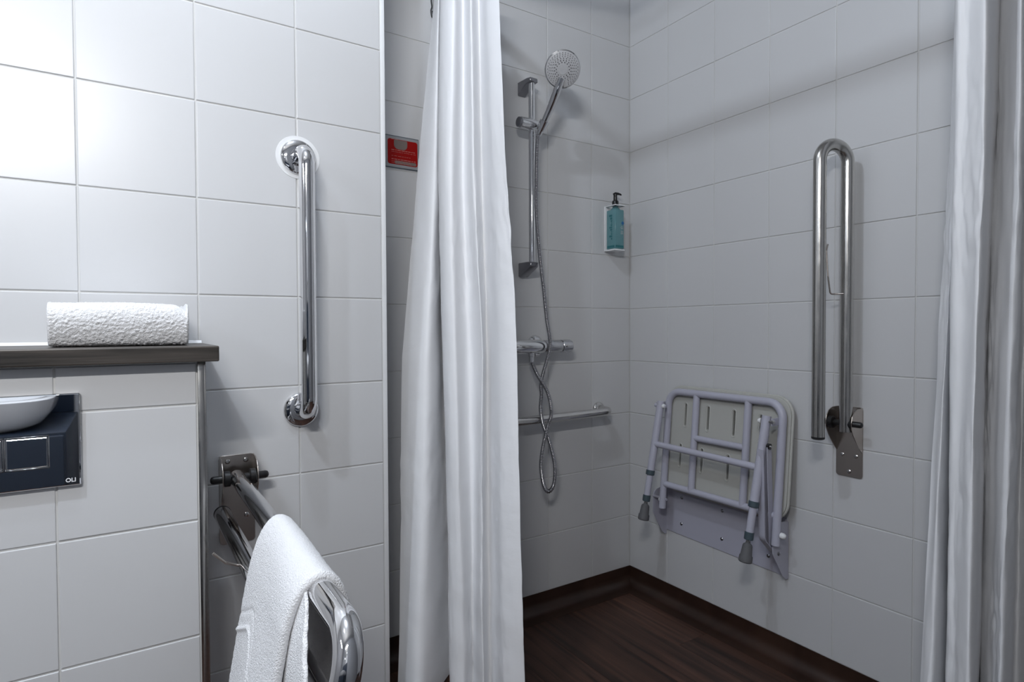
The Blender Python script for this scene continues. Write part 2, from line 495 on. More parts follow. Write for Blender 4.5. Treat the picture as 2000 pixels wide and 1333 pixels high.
# ------------------------------------------------------------------ folded towel on the shelf
def terry(p, n, amp, f=420.0):
    v = noise.noise(p * f) * .6 + noise.noise(p * f * .45 + Vector((3, 1, 7))) * .6
    return p + n * (amp * v)

def folded_towel(name, x0, x1, yb, yf, z0, h, label):
    prof = []
    R = h / 2
    # side profile: rounded fold at the front, layered loose end at the back
    def add(y, z): prof.append((y, z))
    n = 22
    for k in range(40): add(yb + (yf + R * .62 - yb) * k / 40, z0 + .0015 + .0006 * math.sin(k * .9))
    for k in range(n + 1):
        a = -PI / 2 + PI * k / n
        add(yf + R * .62 - R * .62 * math.cos(a) ** .85 - .002 * math.sin(2.4 * a), z0 + R + (R - .0015) * math.sin(a))
    for k in range(1, 41): add(yf + R * .62 + (yb - yf - R * .62) * k / 40, z0 + h - .0015 + .0012 * math.sin(k * .25))
    for k in range(1, 14):
        t = k / 14; add(yb - .004 * math.sin(t * PI * 3) ** 2, z0 + h - .0015 - (h - .003) * t)
    # resample finely
    P = [Vector((0, y, z)) for y, z in prof]; P.append(P[0])
    L = [0]
    for a, b in zip(P, P[1:]): L.append(L[-1] + (b - a).length)
    N = int(L[-1] / .0014); res = []
    j = 0
    for i in range(N):
        s = L[-1] * i / N
        while L[j + 1] < s: j += 1
        res.append(P[j].lerp(P[j + 1], (s - L[j]) / max(1e-9, L[j + 1] - L[j])))
    cy = sum(p.y for p in res) / N; cz = z0 + h / 2
    nx = int((x1 - x0) / .0014); rows = []
    for i in range(-4, nx + 5):
        if i < 0: t = -i / 4; x = x0 + .004 * (t - 1) * 0; s = 1 - .5 * t * t; xx = x0 - .0035 * math.sin(t * PI / 2) + .0035
        elif i > nx: t = (i - nx) / 4; s = 1 - .5 * t * t; xx = x1 + .0035 * math.sin(t * PI / 2) - .0035
        else: s = 1; xx = x0 + .0035 + (x1 - x0 - .007) * i / nx
        row = []
        for k, p in enumerate(res):
            q = p.copy(); d = Vector((0, cy - p.y, cz - p.z)); e = d.length
            q += d.normalized() * min(e * .9, (1 - s) * .012) if s < 1 else Vector()
            q.x = xx
            nrm = Vector((0, -(res[(k + 1) % N].z - res[k - 1].z), (res[(k + 1) % N].y - res[k - 1].y)))
            nrm = -nrm.normalized() if nrm.length else Vector((0, 0, 1))
            if s == 1:
                q = terry(q, nrm, .0021, 520)
                # gentle sag of the top
                q.z -= .012 * max(0, (i / nx - .86) / .14) ** 2.5 * ((p.z - z0) / h) + .0022 * (1 - math.cos((i / nx - .5) * 2 * PI)) * .5 * ((p.z - z0) / h)
            q.z = max(q.z, z0 + .0006)
            row.append(q)
        rows.append(row)
    bm, V = grid_mesh(rows, closed_v=True)
    bm.faces.new(V[0]); bm.faces.new(list(reversed(V[-1])))
    o = obj(name, bm, M['towel'], angle=None, loc=((x0 + x1) / 2, (yb + yf) / 2, z0))
    return o
ft = folded_towel('folded_towel', -1.7375, -1.5405, -.325, -.505, .9004, .074, '')
tagp(ft, 'white terry towel folded flat on the grey-brown shelf', 'towel')

# ------------------------------------------------------------------ wall grab bars
def grab_bar(origin, p0, p1, n, r, off, fr, label, group=None, matn='chrome'):
    """p0, p1: flange centres on the wall; n: wall normal"""
    p0, p1, n = Vector(p0), Vector(p1), Vector(n)
    t = thing('grab_bar', p0, label, 'grab bar', group)
    path = fillet([p0 + n * .003, p0 + n * off, p1 + n * off, p1 + n * .003], .042, 12)
    bm = tube(BM(), path, r, 32); obj('bar', bm, M[matn], t)
    for p in (p0, p1):
        bm = BM(); lathe(bm, [(fr, 0), (fr, .004), (fr - .001, .0065), (fr - .004, .009), (fr * .62, .0115), (r + .0015, .012), (r + .001, .0135), (r - .004, .0136)], p, n, 48)
        obj('flange', bm, M[matn], t)
    return t
gb = grab_bar(None, (-1.3032, YL, 1.3134), (-1.3032, YL, .7458), (0, -1, 0), .0165, .076, .0385, 'polished vertical grab bar on the bright tiled wall left of the curtain')
grab_bar(None, (-.162, 0, .6255), (-.745, 0, .6215), (0, -1, 0), .0148, .072, .0265, 'low horizontal grab bar on the shower back wall below the mixer', matn='bright_steel')
bm = lathe(BM(), [(.048, 0), (.0475, .0009), (.0385, .0012)], (-1.3032, YL, 1.3134), (0, -1, 0), 48)
obj('sealant_ring', bm, M['plastic_white'], gb)

# ------------------------------------------------------------------ hinged fold-up rails
def hinge_rail(P, ptop, arm, arm_r, cap_axis, label, hook, hook_r=.0022, mt='steel'):
    """P(u, n, z) -> world. ptop: top of the wall plate"""
    t = thing('fold_down_rail', P(0, 0, ptop - .19), label, 'grab rail')
    # back plate
    zt, zb = ptop, ptop - .19
    out = [(x, z) for x, z in rrect(-.035, zb, .035, zt, .008, 4)]
    bm = prism(BM(), [P(u, .0005, z) for u, z in out], P(0, .0035, 0) - P(0, .0005, 0), .0004)
    obj('wall_plate', bm, M['brushed'], t)
    # cheeks
    prof = [(.001, zt - .001), (.028, zt - .002), (.044, zt - .008), (.055, zt - .020), (.060, zt - .036), (.058, zt - .054),
            (.048, zt - .072), (.034, zt - .090), (.018, zt - .108), (.001, zt - .124)]
    for s in (-1, 1):
        u0 = s * .0345
        bm = prism(BM(), [P(u0 + s * (.0 if n > .01 else 0), n, z) for n, z in prof], P(-s * .0022, 0, 0) - P(0, 0, 0), .0004)
        obj('cheek', bm, M['brushed'], t)
    pz = ptop - .040
    # pivot
    bm = tube(BM(), [P(-.056, .046, pz), P(-.054, .046, pz), P(-.050, .046, pz), P(.050, .046, pz), P(.054, .046, pz), P(.056, .046, pz)], [.003, .0065, .008, .008, .0065, .003], 20)
    obj('pivot_pin', bm, M['black'], t)
    for s in (-1, 1):
        bm = tube(BM(), [P(s * .018, .046, pz), P(s * .0195, .046, pz), P(s * .0295, .046, pz), P(s * .0315, .046, pz)], [.014, .016, .016, .014], 24)
        obj('pivot_bush', bm, M['black'], t)
    for (u, z) in ((-.018, zt - .013), (.018, zt - .013), (-.018, zt - .132), (.018, zt - .132), (0, zt - .176)):
        bm = BM(); lathe(bm, [(.0052, .003), (.0052, .0048), (.0038, .0058), (.0022, .0059), (.0018, .0045)], P(u, 0, z), P(0, 1, 0) - P(0, 0, 0), 14)
        obj('screw', bm, M['bright_steel'], t)
    bm = tube(BM(), arm, arm_r, 32); obj('rail_tube', bm, M[mt], t)
    e = arm[-1]; d = (arm[-1] - arm[-2]).normalized()
    bm = lathe(BM(), [(arm_r + .0004, -.004), (arm_r + .0004, .001), (arm_r - .003, .0035), (0, .004)], e, d, 28)
    obj('end_cap', bm, M['black'], t)
    bm = tube(BM(), hook, hook_r, 10); obj('roll_holder', bm, M['brushed'], t)
    return t

def ubend(p, d, o, n=22):
    """half circle from p, initial direction d, ending at p + o"""
    p, d, o = Vector(p), Vector(d).normalized(), Vector(o)
    c = p + o / 2; r = o.length / 2; e = -o.normalized()
    return [c + e * (r * math.cos(a)) + d * (r * math.sin(a)) for a in [PI * k / n for k in range(n + 1)]]

# right wall: folded up against the wall
def PR(u, n, z): return Vector((-n, -.835 - u, z))
a0 = PR(.015, .050, .652)
up = Vector((0, 0, 1)); off = Vector((-.085, .026, 0))
p = PR(.015, .050, 1.354)
arm = [a0, PR(.015, .050, .68), PR(.015, .050, 1.0), p - up * .02] + ubend(p, up, off) + [p + off - up * .02, p + off - up * .3, p + off + Vector((0, 0, .640 - 1.354))]
h0 = PR(.012, .054, 1.012)
hook = fillet([PR(.015, .066, 1.014), PR(-.002, .072, 1.014), PR(-.012, .080, 1.014), PR(-.014, .088, 1.060), PR(-.019, .088, 1.128), PR(-.015, .088, 1.145)], .007, 5)
fr = hinge_rail(PR, .713, arm, .0158, None, 'satin steel fold-down support rail folded upright on the right shower wall', hook)

# left wall: folded down with the towel on it
def PL(u, n, z): return Vector((-1.4385 + u, YL - n, z))
q0 = PL(-.0035, .030, .6165)
d = Vector((0, -1, 0)); off = Vector((-.022, 0, -.087))
q1 = Vector((-1.442, -1.043, .6145))
arm = [q0, PL(-.0035, .2, .616), Vector((-1.442, -.9, .615)), q1 - d * .02] + ubend(q1, d, off, 26) + \
      [q1 + off - d * .03, Vector((-1.465, -.62, .532)), Vector((-1.471, -.44, .545)), Vector((-1.474, -.345, .552))]
hook = fillet([(-1.462, -.600, .524), (-1.501, -.600, .541), (-1.519, -.600, .5605)], .006, 6)
fl = hinge_rail(PL, .6595, arm, .0158, None, 'chrome fold-down support rail lowered beside the cistern boxing, towel over it', hook, mt='chrome')

# ------------------------------------------------------------------ towel over the lowered rail
def drape(name, section, y_far, y_near, thick, parent=None, bands=(), label='', nseg=None):
    """section(y) -> list of outer surface points (x, z) from one hem over the rail to the other"""
    step = .0021
    base = smooth_path([Vector((x, 0, z)) for x, z in section(0.0)], 10)
    L = sum((b - a).length for a, b in zip(base, base[1:])); nT = int(L / step)
    def resample(S):
        S = smooth_path([Vector((x, 0, z)) for x, z in S], 10)
        Ls = [0]
        for a, b in zip(S, S[1:]): Ls.append(Ls[-1] + (b - a).length)
        out = []; j = 0
        for i in range(nT + 1):
            s = Ls[-1] * i / nT
            while j < len(Ls) - 2 and Ls[j + 1] < s: j += 1
            out.append(S[j].lerp(S[j + 1], (s - Ls[j]) / max(1e-9, Ls[j + 1] - Ls[j])))
        return out
    nY = int(abs(y_near - y_far) / step); r = thick / 2
    loop = []      # (y parameter 0..1, inset depth)
    ring = [(i / nY, 0) for i in range(nY + 1)]
    loop += [('o', t) for t, _ in ring]
    loop += [('n', k) for k in range(1, 6)]
    loop += [('i', 1 - t) for t, _ in ring]
    loop += [('f', k) for k in range(1, 6)]
    secs = [resample(section(i / nY)) for i in range(nY + 1)]
    rows = []
    for it in range(nT + 1):
        row = []
        tt = it / nT
        hem = min(1.0, min(it, nT - it) * step / r) if min(it, nT - it) * step < r else 1.0
        for kind, v in loop:
            if kind == 'o': iy = int(round(v * nY)); depth = 0; yy = v; ext = 0
            elif kind == 'i': iy = int(round(v * nY)); depth = thick; yy = v; ext = 0
            elif kind == 'n': iy = nY; a = PI * v / 6; depth = r - r * math.cos(a); ext = -r * math.sin(a); yy = 1
            else: iy = 0; a = PI * v / 6; depth = r + r * math.cos(a); ext = r * math.sin(a); yy = 0
            S = secs[iy]; pnt = S[it]
            tg = (S[min(nT, it + 1)] - S[max(0, it - 1)]).normalized()
            nrm = Vector((tg.z, 0, -tg.x))         # inward (towards the rail)
            dd = r + (depth - r) * math.sqrt(max(0.05, 1 - (1 - hem) ** 2))
            y = y_far + (y_near - y_far) * yy + ext
            q = Vector((pnt.x, y, pnt.z)) + nrm * dd
            outn = -nrm if depth < r else nrm
            amp = .0007
            for (z0, w, a_) in bands:
                if depth < r and it < nT * .45:
                    zz = q.z - .105 * yy + 1.1 * max(0, yy - .26) ** 2
                    g = math.exp(-((zz - z0) / w) ** 2); q = q + outn * a_ * g; amp *= (1 - .7 * g)
            q = terry(q, outn, amp, 380)
            row.append(q)
        rows.append(row)
    bm, V = grid_mesh(rows, closed_v=True)
    bm.faces.new(V[0]); bm.faces.new(list(reversed(V[-1])))
    o = obj(name, bm, M['towel'], parent, angle=None)
    return o

def lerp(a, b, t): return a + (b - a) * t
far_s = [(-1.545, .20), (-1.533, .30), (-1.5165, .40), (-1.502, .475), (-1.488, .545), (-1.478, .590), (-1.466, .622), (-1.451, .6405), (-1.436, .6425), (-1.421, .632), (-1.412, .612), (-1.407, .58), (-1.403, .53), (-1.400, .45), (-1.398, .30)]
near_s = [(-1.552, .20), (-1.540, .30), (-1.520, .43), (-1.505, .500), (-1.4925, .555), (-1.4855, .583), (-1.474, .612), (-1.458, .631), (-1.438, .6375), (-1.419, .625), (-1.408, .602), (-1.402, .572), (-1.399, .53), (-1.396, .45), (-1.394, .30)]
def sec(t):
    s = t * t * (3 - 2 * t)
    return [(lerp(a[0], b[0], s) + .0015 * math.sin(5 * t + 20 * a[1]), lerp(a[1], b[1], s) - .002 * math.sin(PI * t)) for a, b in zip(far_s, near_s)]
ht = thing('hanging_towel', (-1.46, -.84, .62), 'white towel draped over the lowered chrome support rail', 'towel')
drape('outer_fold', sec, -.722, -.958, .0125, ht, bands=((.506, .0034, -.0012), (.482, .0028, .0026)))
# second layer of the folded towel, its hem standing out towards the viewer
EN = smooth_path([(-1.4615, -.957, .621), (-1.4675, -.985, .600), (-1.4750, -1.012, .575), (-1.4825, -1.040, .535), (-1.4875, -1.055, .480), (-1.4920, -1.062, .38), (-1.4960, -1.065, .20)], 12)
EF = smooth_path([(-1.4680, -.75, .612), (-1.4730, -.75, .590), (-1.4780, -.75, .560), (-1.4830, -.75, .520), (-1.4880, -.75, .460), (-1.4930, -.75, .38), (-1.4990, -.75, .20)], 12)
rows = []; NU = 90; th = .0045
for i, (a_, b_) in enumerate(zip(EF, EN)):
    row = []
    for j in range(NU + 1): row.append((a_.lerp(b_, j / NU), 0, j))
    loop = [(p + Vector((.0010 * math.sin(j * .35 + i * .2), .0, 0)), 0) for p, _, j in row]
    for k in range(1, 5): loop.append((row[-1][0] + Vector((0, -math.sin(PI * k / 5) * th / 2 - .0012 * math.sin(i * .9), 0)), th / 2 * (1 - math.cos(PI * k / 5))))
    loop += [(p + Vector((.0010 * math.sin(j * .35 + i * .2), 0, 0)), th) for p, _, j in reversed(row)]
    rows.append([terry(p + Vector((d_, 0, 0)), Vector((-1 if d_ < th / 2 else 1, 0, 0)), .0007, 380) for p, d_ in loop])
bm, V = grid_mesh(rows, closed_v=True)
bm.faces.new(V[0]); bm.faces.new(list(reversed(V[-1])))
obj('inner_fold', bm, M['towel'], ht, angle=None)

# ------------------------------------------------------------------ shower curtains, rails and rings
CL = [
 (1.955, [(-0.8344, -0.03), (-0.8503, -0.09), (-0.8219, -0.06), (-0.8635, -0.13), (-0.8522, -0.19), (-0.8112, -0.165), (-0.8313, -0.24), (-0.7882, -0.21), (-0.8122, -0.29), (-0.806, -0.34), (-0.8098, -0.31)]),
 (1.35, [(-0.909, -0.05), (-0.891, -0.14), (-0.8321, -0.06), (-0.8927, -0.16), (-0.8855, -0.23), (-0.8303, -0.195), (-0.8453, -0.28), (-0.795, -0.24), (-0.8223, -0.34), (-0.8224, -0.4), (-0.819, -0.36)]),
 (0.85, [(-0.9824, -0.11), (-0.945, -0.205), (-0.8364, -0.08), (-0.9009, -0.2), (-0.8947, -0.27), (-0.8349, -0.235), (-0.8538, -0.33), (-0.8085, -0.285), (-0.8358, -0.39), (-0.8206, -0.45), (-0.8222, -0.41)]),
 (-0.05, [(-1.0449, -0.215), (-1.0143, -0.3), (-0.8652, -0.17), (-0.9273, -0.28), (-0.918, -0.34), (-0.8711, -0.31), (-0.8963, -0.4), (-0.8485, -0.36), (-0.8624, -0.45), (-0.8307, -0.5), (-0.8342, -0.46)]),
]
CRT = [
 (1.955, [(-0.0714, -1.1), (-0.1197, -1.13), (-0.0375, -1.11), (-0.2565, -1.165), (-0.2812, -1.195), (-0.303, -1.232), (-0.1568, -1.205), (-0.0937, -1.19), (-0.1516, -1.205), (-0.1956, -1.235), (-0.2314, -1.262), (-0.1163, -1.24), (-0.1782, -1.27)]),
 (1.35, [(-0.1048, -1.1), (-0.1446, -1.13), (-0.0557, -1.11), (-0.2562, -1.165), (-0.2805, -1.195), (-0.3042, -1.232), (-0.1657, -1.205), (-0.1083, -1.19), (-0.1657, -1.205), (-0.2066, -1.235), (-0.237, -1.262), (-0.1222, -1.24), (-0.1837, -1.27)]),
 (0.9, [(-0.1587, -1.1), (-0.1923, -1.13), (-0.088, -1.11), (-0.2637, -1.165), (-0.2968, -1.195), (-0.3336, -1.232), (-0.2056, -1.205), (-0.1446, -1.19), (-0.2056, -1.205), (-0.2381, -1.235), (-0.2554, -1.262), (-0.1226, -1.24), (-0.1784, -1.27)]),
 (-0.05, [(-0.2381, -1.1), (-0.2466, -1.13), (-0.094, -1.11), (-0.2717, -1.165), (-0.3064, -1.195), (-0.3558, -1.232), (-0.2346, -1.205), (-0.1748, -1.19), (-0.2322, -1.205), (-0.2711, -1.235), (-0.2926, -1.262), (-0.1633, -1.24), (-0.1796, -1.27)]),
]
def curtain(name, tab, label, seed, group=None):
    nz = 320; per = 16; rows = []
    zs = [t[0] for t in tab]
    lv = [smooth_path([Vector((x, y, 0)) for x, y in t[1]], per) for t in tab]
    z_top, z_bot = 1.935, -.052
    for i in range(nz + 1):
        z = z_top + (z_bot - z_top) * i / nz
        k = 0
        while k < len(zs) - 2 and z < zs[k + 1]: k += 1
        t = min(1.03, max(0, (zs[k] - z) / (zs[k] - zs[k + 1])))
        A = lv[k]; B = lv[k + 1]; Z = lv[max(0, k - 1)]; C = lv[min(len(lv) - 1, k + 2)]
        row = []
        for j in range(len(A)):
            p = A[j].lerp(B[j], t)
            # soften the kinks between levels
            s = j / per
            n1 = noise.noise(Vector((s * .9 + seed, z * 1.6, seed))) * .006
            n2 = noise.noise(Vector((s * 2.2 + seed, z * 7, 3.3))) * .0022
            n3 = noise.noise(Vector((s * 5 + seed, z * 26, 7.7))) * .0026 * max(0, noise.noise(Vector((s * .8 + seed, z * 3, 1.1))) * 2 + .25)
            f = min(1, (2.0 - z))
            q = Vector((p.x + (n1 + n2 + n3) * .8 * f, p.y - (n1 + n2 + n3) * .8 * f, z))
            row.append(q)
        rows.append(row)
    bm, V = grid_mesh(rows)
    o = obj(name, bm, M['curtain'], angle=None)
    return o
c1 = curtain('shower_curtain', CL, '', 1.7)
tagp(c1, 'white shower curtain bunched beside the shower riser, between the two tiled walls', 'shower curtain', 'shower curtains on the corner rail')
c2 = curtain('shower_curtain', CRT, '', 5.2)
tagp(c2, 'white shower curtain gathered against the right wall beyond the upright rail', 'shower curtain', 'shower curtains on the corner rail')
RZ = 2.0
rl = thing('curtain_rail', (-.84, -1.18, RZ), 'white tubular corner rail above the two shower curtains', 'curtain rail')
obj('rod', tube(BM(), fillet([(-.84, 0, RZ), (-.84, -1.18, RZ), (0, -1.18, RZ)], .06, 10), .0155, 20), M['plastic_white'], rl)
for p, n in (((-.84, 0, RZ), (0, -1, 0)), ((0, -1.18, RZ), (-1, 0, 0))):
    obj('end_flange', lathe(BM(), [(.036, 0), (.036, .006), (.03, .016), (.015, .022)], p, n, 32), M['plastic_white'], rl)
def ring(parent, p, ax):
    bm = BM(); ax = Vector(ax); sd = ax.cross(Vector((0, 0, 1)))
    pts = [Vector(p) + Vector((0, 0, -.008)) + (sd * math.cos(a) + Vector((0, 0, 1)) * math.sin(a)) * .024 for a in [2 * PI * k / 24 for k in range(25)]]
    tube(bm, pts, .0016, 8, cap=False)
    obj('ring', bm, M['black'], parent)
for y in (-.04, -.10, -.16, -.22, -.28, -.33): ring(c1, (-.84, y, RZ), (0, 1, 0))
for x in (-.07, -.12, -.17, -.22, -.27, -.31): ring(c2, (x, -1.18, RZ), (1, 0, 0))

hx, hy = -0.8409, -.018
bm = BM(); tube(bm, smooth_path([(-.842, hy, 1.985), (hx + .002, hy, 1.955), (hx - .001, hy, 1.925), (hx + .001, hy, 1.905), (hx - .002, hy, 1.892), (hx + .001, hy, 1.874), (hx + .005, hy, 1.880), (hx + .003, hy, 1.893)], 6), .0022, 8)
obj('hook', bm, M['black'], c1)

# ------------------------------------------------------------------ red notice on the rear wall
sg = thing('wall_notice', (-.935, 0, 1.405), 'small red notice in a grey frame on the shower back wall, left of the curtain', 'sign')
sx0, sx1, sz0, sz1 = -.989, -.880, 1.405, 1.501
obj('plate', panel_xz((sx0, sz0), (sx1, sz1), 0, -.0035, .0012), M['signedge'], sg)
obj('border', panel_xz((sx0 + .003, sz0 + .003), (sx1 - .002, sz1 - .003), -.003, -.0042, .0004, 1), M['sign'], sg)
out = rrect(sx0 + .0095, sz0 + .011, sx1 - .005, sz1 - .011, .007, 5)
obj('red_panel', prism(BM(), [(x, -.0040, z) for x, z in out], (0, -.0008, 0)), M['red'], sg)
out = rrect(-.960, 1.461, -.918, 1.497, .013, 6)
out = [(x, min(z, sz1 - .0125)) for x, z in out]
obj('faded_emblem', prism(BM(), [(x, -.0047, z) for x, z in out], (0, -.0005, 0)), M['greyprint'], sg)
rnd = random.Random(5)
bm = BM()
for zz, n, h in ((1.4885, 2, .0016), (1.4570, 8, .0020), (1.4520, 8, .0010), (1.4400, 7, .0010), (1.4300, 8, .0020), (1.4245, 7, .0010), (1.4200, 7, .0010)):
    x = -.968
    for i in range(n):
        w = rnd.uniform(.004, .011)
        if x + w > sx1 - .010: break
        ibox(bm, (x, -.00525, zz), (x + w, -.0047, zz + h)); x += w + rnd.uniform(.0015, .003)
o = obj('small_print', bm, M['pink'], sg, smooth=False); o['kind'] = 'stuff'
obj('worn_patch', prism(BM(), [(x, -.0047, z) for x, z in rrect(-.958, sz0 + .013, sx1 - .009, 1.4275, .004, 4)], (0, -.0002, 0)), M['greyprint'], sg)

# ------------------------------------------------------------------ riser rail with hand shower
XR, YR = -.5010, -.060
rr = thing('riser_rail', (XR, 0, 1.13), 'chrome vertical riser rail on the shower back wall', 'shower rail')
obj('rail_tube', tube(BM(), [(XR, YR, 1.135), (XR, YR, 1.738)], .0108, 24), M['chrome'], rr)
def bracket(z, s):
    # wedge shaped end bracket: tall at the wall, tapering to the rail; s=+1 top, -1 bottom
    pr = [(0.0005, z - s * .034), (0.0005, z + s * .012), (-.050, z + s * .010), (YR - .014, z + s * .006), (YR - .014, z - s * .008), (-.046, z - s * .010)]
    if s < 0:
        pr = [(0.0, z + .012), (0.0, z - .034), (-.012, z - .036), (YR - .013, z - .006), (YR - .014, z + .010), (-.050, z + .012)]
    bm = prism(BM(), [(XR - .016, y, zz) for y, zz in pr], (.032, 0, 0), .0025)
    obj('wall_bracket', bm, M['dull_chrome'], rr)
bracket(1.742, 1); bracket(1.136, -1)
sl = thing('shower_holder', (XR, YR, 1.597), 'chrome sliding holder gripping the riser rail below the shower head', 'shower holder')
bm = BM(); tube(bm, [(-.552, YR - .006, 1.597), (-.5500, YR - .006, 1.597), (-.520, YR - .006, 1.597), (-.4660, YR - .006, 1.597), (-.463, YR - .006, 1.597)], [.0150, .0180, .0182, .0165, .0140], 28)
obj('clamp_body', bm, M['chrome'], sl)
obj('clamp_knob', tube(BM(), [(-.560, YR - .006, 1.597), (-.558, YR - .006, 1.597), (-.551, YR - .006, 1.597)], [.013, .0160, .0160], 24), M['dull_chrome'], sl)
hd = Vector((.02, -.108, .155)).normalized()
hb = Vector((-.4880, -.094, 1.575))
obj('cradle', tube(BM(), [hb + hd * -.002, hb + hd * .030], [.0145, .0165], 28), M['chrome'], sl)
hs = thing('hand_shower', hb, 'round chrome hand shower with pale nozzle face tilted on its holder', 'shower head')
top = Vector((-.4775, -.176, 1.690))
path = smooth_path([hb - hd * .012, hb + hd * .03, hb + hd * .08, top - hd * .01, top + Vector((.002, -.012, .022))], 6)
n = len(path)
obj('handle', tube(BM(), path, [.0095 + .0035 * min(1, i / n * 1.6) for i in range(n)], 24), M['chrome'], hs)
cn = Vector((-.42, -.76, -.50)).normalized()
hc = Vector((-.4790, -.196, 1.7365))
obj('head_shell', lathe(BM(), [(0, -.026), (.012, -.026), (.030, -.021), (.046, -.012), (.0545, -.003), (.0565, .003), (.0560, .008), (.0535, .0095), (.0525, .0085)], hc, cn, 56), M['chrome'], hs)
obj('spray_face', lathe(BM(), [(.0528, .006), (.0528, .0095), (.050, .0108), (0, .0115)], hc, cn, 48), M['nozzleface'], hs)
ref = Vector((0, 0, 1)); e1 = (ref - cn * ref.dot(cn)).normalized(); e2 = cn.cross(e1)
bm = BM()
for R, N, rad in ((.0475, 34, .0012), (.0425, 32, .0012), (.0372, 28, .0013), (.0320, 22, .0015), (.0262, 18, .0019), (.0205, 14, .0019)):
    for k in range(N):
        a = 2 * PI * (k + .5 * (int(R * 1e4) % 2)) / N
        if R > .03 and abs(math.degrees(a) - 190) < 14: continue
        c = hc + (e1 * math.cos(a) + e2 * math.sin(a)) * R + cn * .0098
        lathe(bm, [(rad, 0), (rad * .8, .0026)], c, cn, 6)
o = obj('nozzles', bm, M['nozzle'], hs); o['kind'] = 'stuff'
bm = BM(); lathe(bm, [(.0155, .0108), (.0150, .0122), (0, .0128)], hc, cn, 32)
obj('centre_disc', bm, M['nozzleface'], hs)
bm = BM(); prism(bm, [hc + cn * .0108 + e1 * a + e2 * b for a, b in ((-.052, .006), (-.030, .005), (-.030, -.003), (-.052, -.006))], cn * .0015, .0004)
obj('selector_tab', bm, M['nozzle'], hs)
# hose
hp = [(-.4935, -.085, 1.555), (-.4990, -.086, 1.50), (-.5035, -.088, 1.40), (-.5035, -.088, 1.31), (-.490, -.088, 1.165), (-.4729, -.084, 1.0658), (-.4600, -.084, .96), (-.4545, -.092, .900), (-.4560, -.094, .853), (-.4782, -.080, .757), (-.4910, -.074, .708),
      (-.4912, -.070, .659), (-.4788, -.066, .608), (-.4537, -.070, .544), (-.4398, -.078, .465), (-.4478, -.082, .407), (-.4712, -.084, .388), (-.4900, -.084, .413), (-.5023, -.086, .480), (-.4937, -.088, .545),
      (-.4767, -.090, .608), (-.4639, -.092, .648), (-.4784, -.092, .716), (-.4969, -.082, .773), (-.5080, -.066, .815)]
# the bar in front of which the loop hangs stands at y=-.072: keep the hose clear of it
hp = [(x, y - .022 if z < .72 else y, z) for x, y, z in hp]
P = smooth_path(hp, 40)
L = [0]
for a, b in zip(P, P[1:]): L.append(L[-1] + (b - a).length)
stepl = .00125; N = int(L[-1] / stepl); pts = []; j = 0
for i in range(N + 1):
    s = min(i * stepl, L[-1] - 1e-6)
    while L[j + 1] < s: j += 1
    pts.append(P[j].lerp(P[j + 1], (s - L[j]) / max(1e-9, L[j + 1] - L[j])))
rads = [(.0072, .0072, .0050, .0050)[i % 4] for i in range(len(pts))]
hz = thing('shower_hose', pts[0], 'ribbed metal shower hose looping from the hand shower down to the mixer', 'hose')
obj('hose_tube', tube(BM(), pts, rads, 12), M['hose'], hz, angle=60)
obj('hose_nut', tube(BM(), [hb - hd * .012, hb - hd * .016, Vector(hp[0]) + Vector((0, 0, .004))], [.0095, .0095, .0075], 18), M['chrome'], hz)

# ------------------------------------------------------------------ mixer
ZM, YM = .8660, -.060
mx = thing('shower_mixer', (-.5, 0, ZM), 'chrome thermostatic bar mixer on the shower back wall', 'shower mixer')
obj('body', tube(BM(), [(-.655, YM, ZM), (-.62, YM, ZM), (-.50, YM, ZM), (-.475, YM, ZM), (-.462, YM, ZM), (-.452, YM, ZM)], [.0215, .0240, .0240, .0235, .0215, .0180], 36), M['chrome'], mx)
obj('thermostat_sleeve', tube(BM(), [(-.456, YM, ZM), (-.454, YM, ZM), (-.386, YM, ZM), (-.385, YM, ZM)], [.0200, .0212, .0212, .0205], 36), M['satin_chrome'], mx)
obj('thermostat_knob', tube(BM(), [(-.3835, YM, ZM), (-.382, YM, ZM), (-.347, YM, ZM), (-.342, YM, ZM), (-.3405, YM, ZM)], [.0205, .0218, .0218, .0205, .0165], 36), M['satin_chrome'], mx)
obj('knob_button', lathe(BM(), [(.0045, 0), (.0045, .0035), (.003, .0045), (0, .0047)], (-.371, YM - .0205, ZM + .001), (0, -1, 0), 16), M['bright_steel'], mx)
bm = BM()
for a in range(0, 360, 20): 
    c = Vector((0, math.cos(math.radians(a)), math.sin(math.radians(a))))
    if abs(a - 180) < 25: continue
    ibox(bm, (-.370, YM + c.y * .0214 - .0008, ZM + c.z * .0214 - .0008), (-.346, YM + c.y * .0214 + .0008, ZM + c.z * .0214 + .0008))
obj('knob_grip', bm, M['satin_chrome'], mx, smooth=False)
obj('flow_knob', tube(BM(), [(-.712, YM, ZM), (-.710, YM, ZM), (-.660, YM, ZM), (-.655, YM, ZM)], [.018, .0218, .0218, .0200], 32), M['satin_chrome'], mx)
for x in (-.437 - .012, -.437 - .162):
    obj('wall_flange', lathe(BM(), [(.032, 0), (.031, .004), (.022, .012), (.0135, .016), (.0135, .045)], (x, 0, ZM + .006), (0, -1, 0), 32), M['chrome'], mx)
bm = BM(); lathe(bm, [(.0105, 0), (.0105, .012), (.0085, .013), (.0085, .030)], (-.5080, YM - .004, ZM - .020), (0, .0, -1), 20)
obj('outlet', bm, M['chrome'], mx)
obj('flow_stop', tube(BM(), [(-.478, YM - .006, ZM - .027), (-.494, YM - .004, ZM - .027)], .0050, 12), M['chrome'], mx)

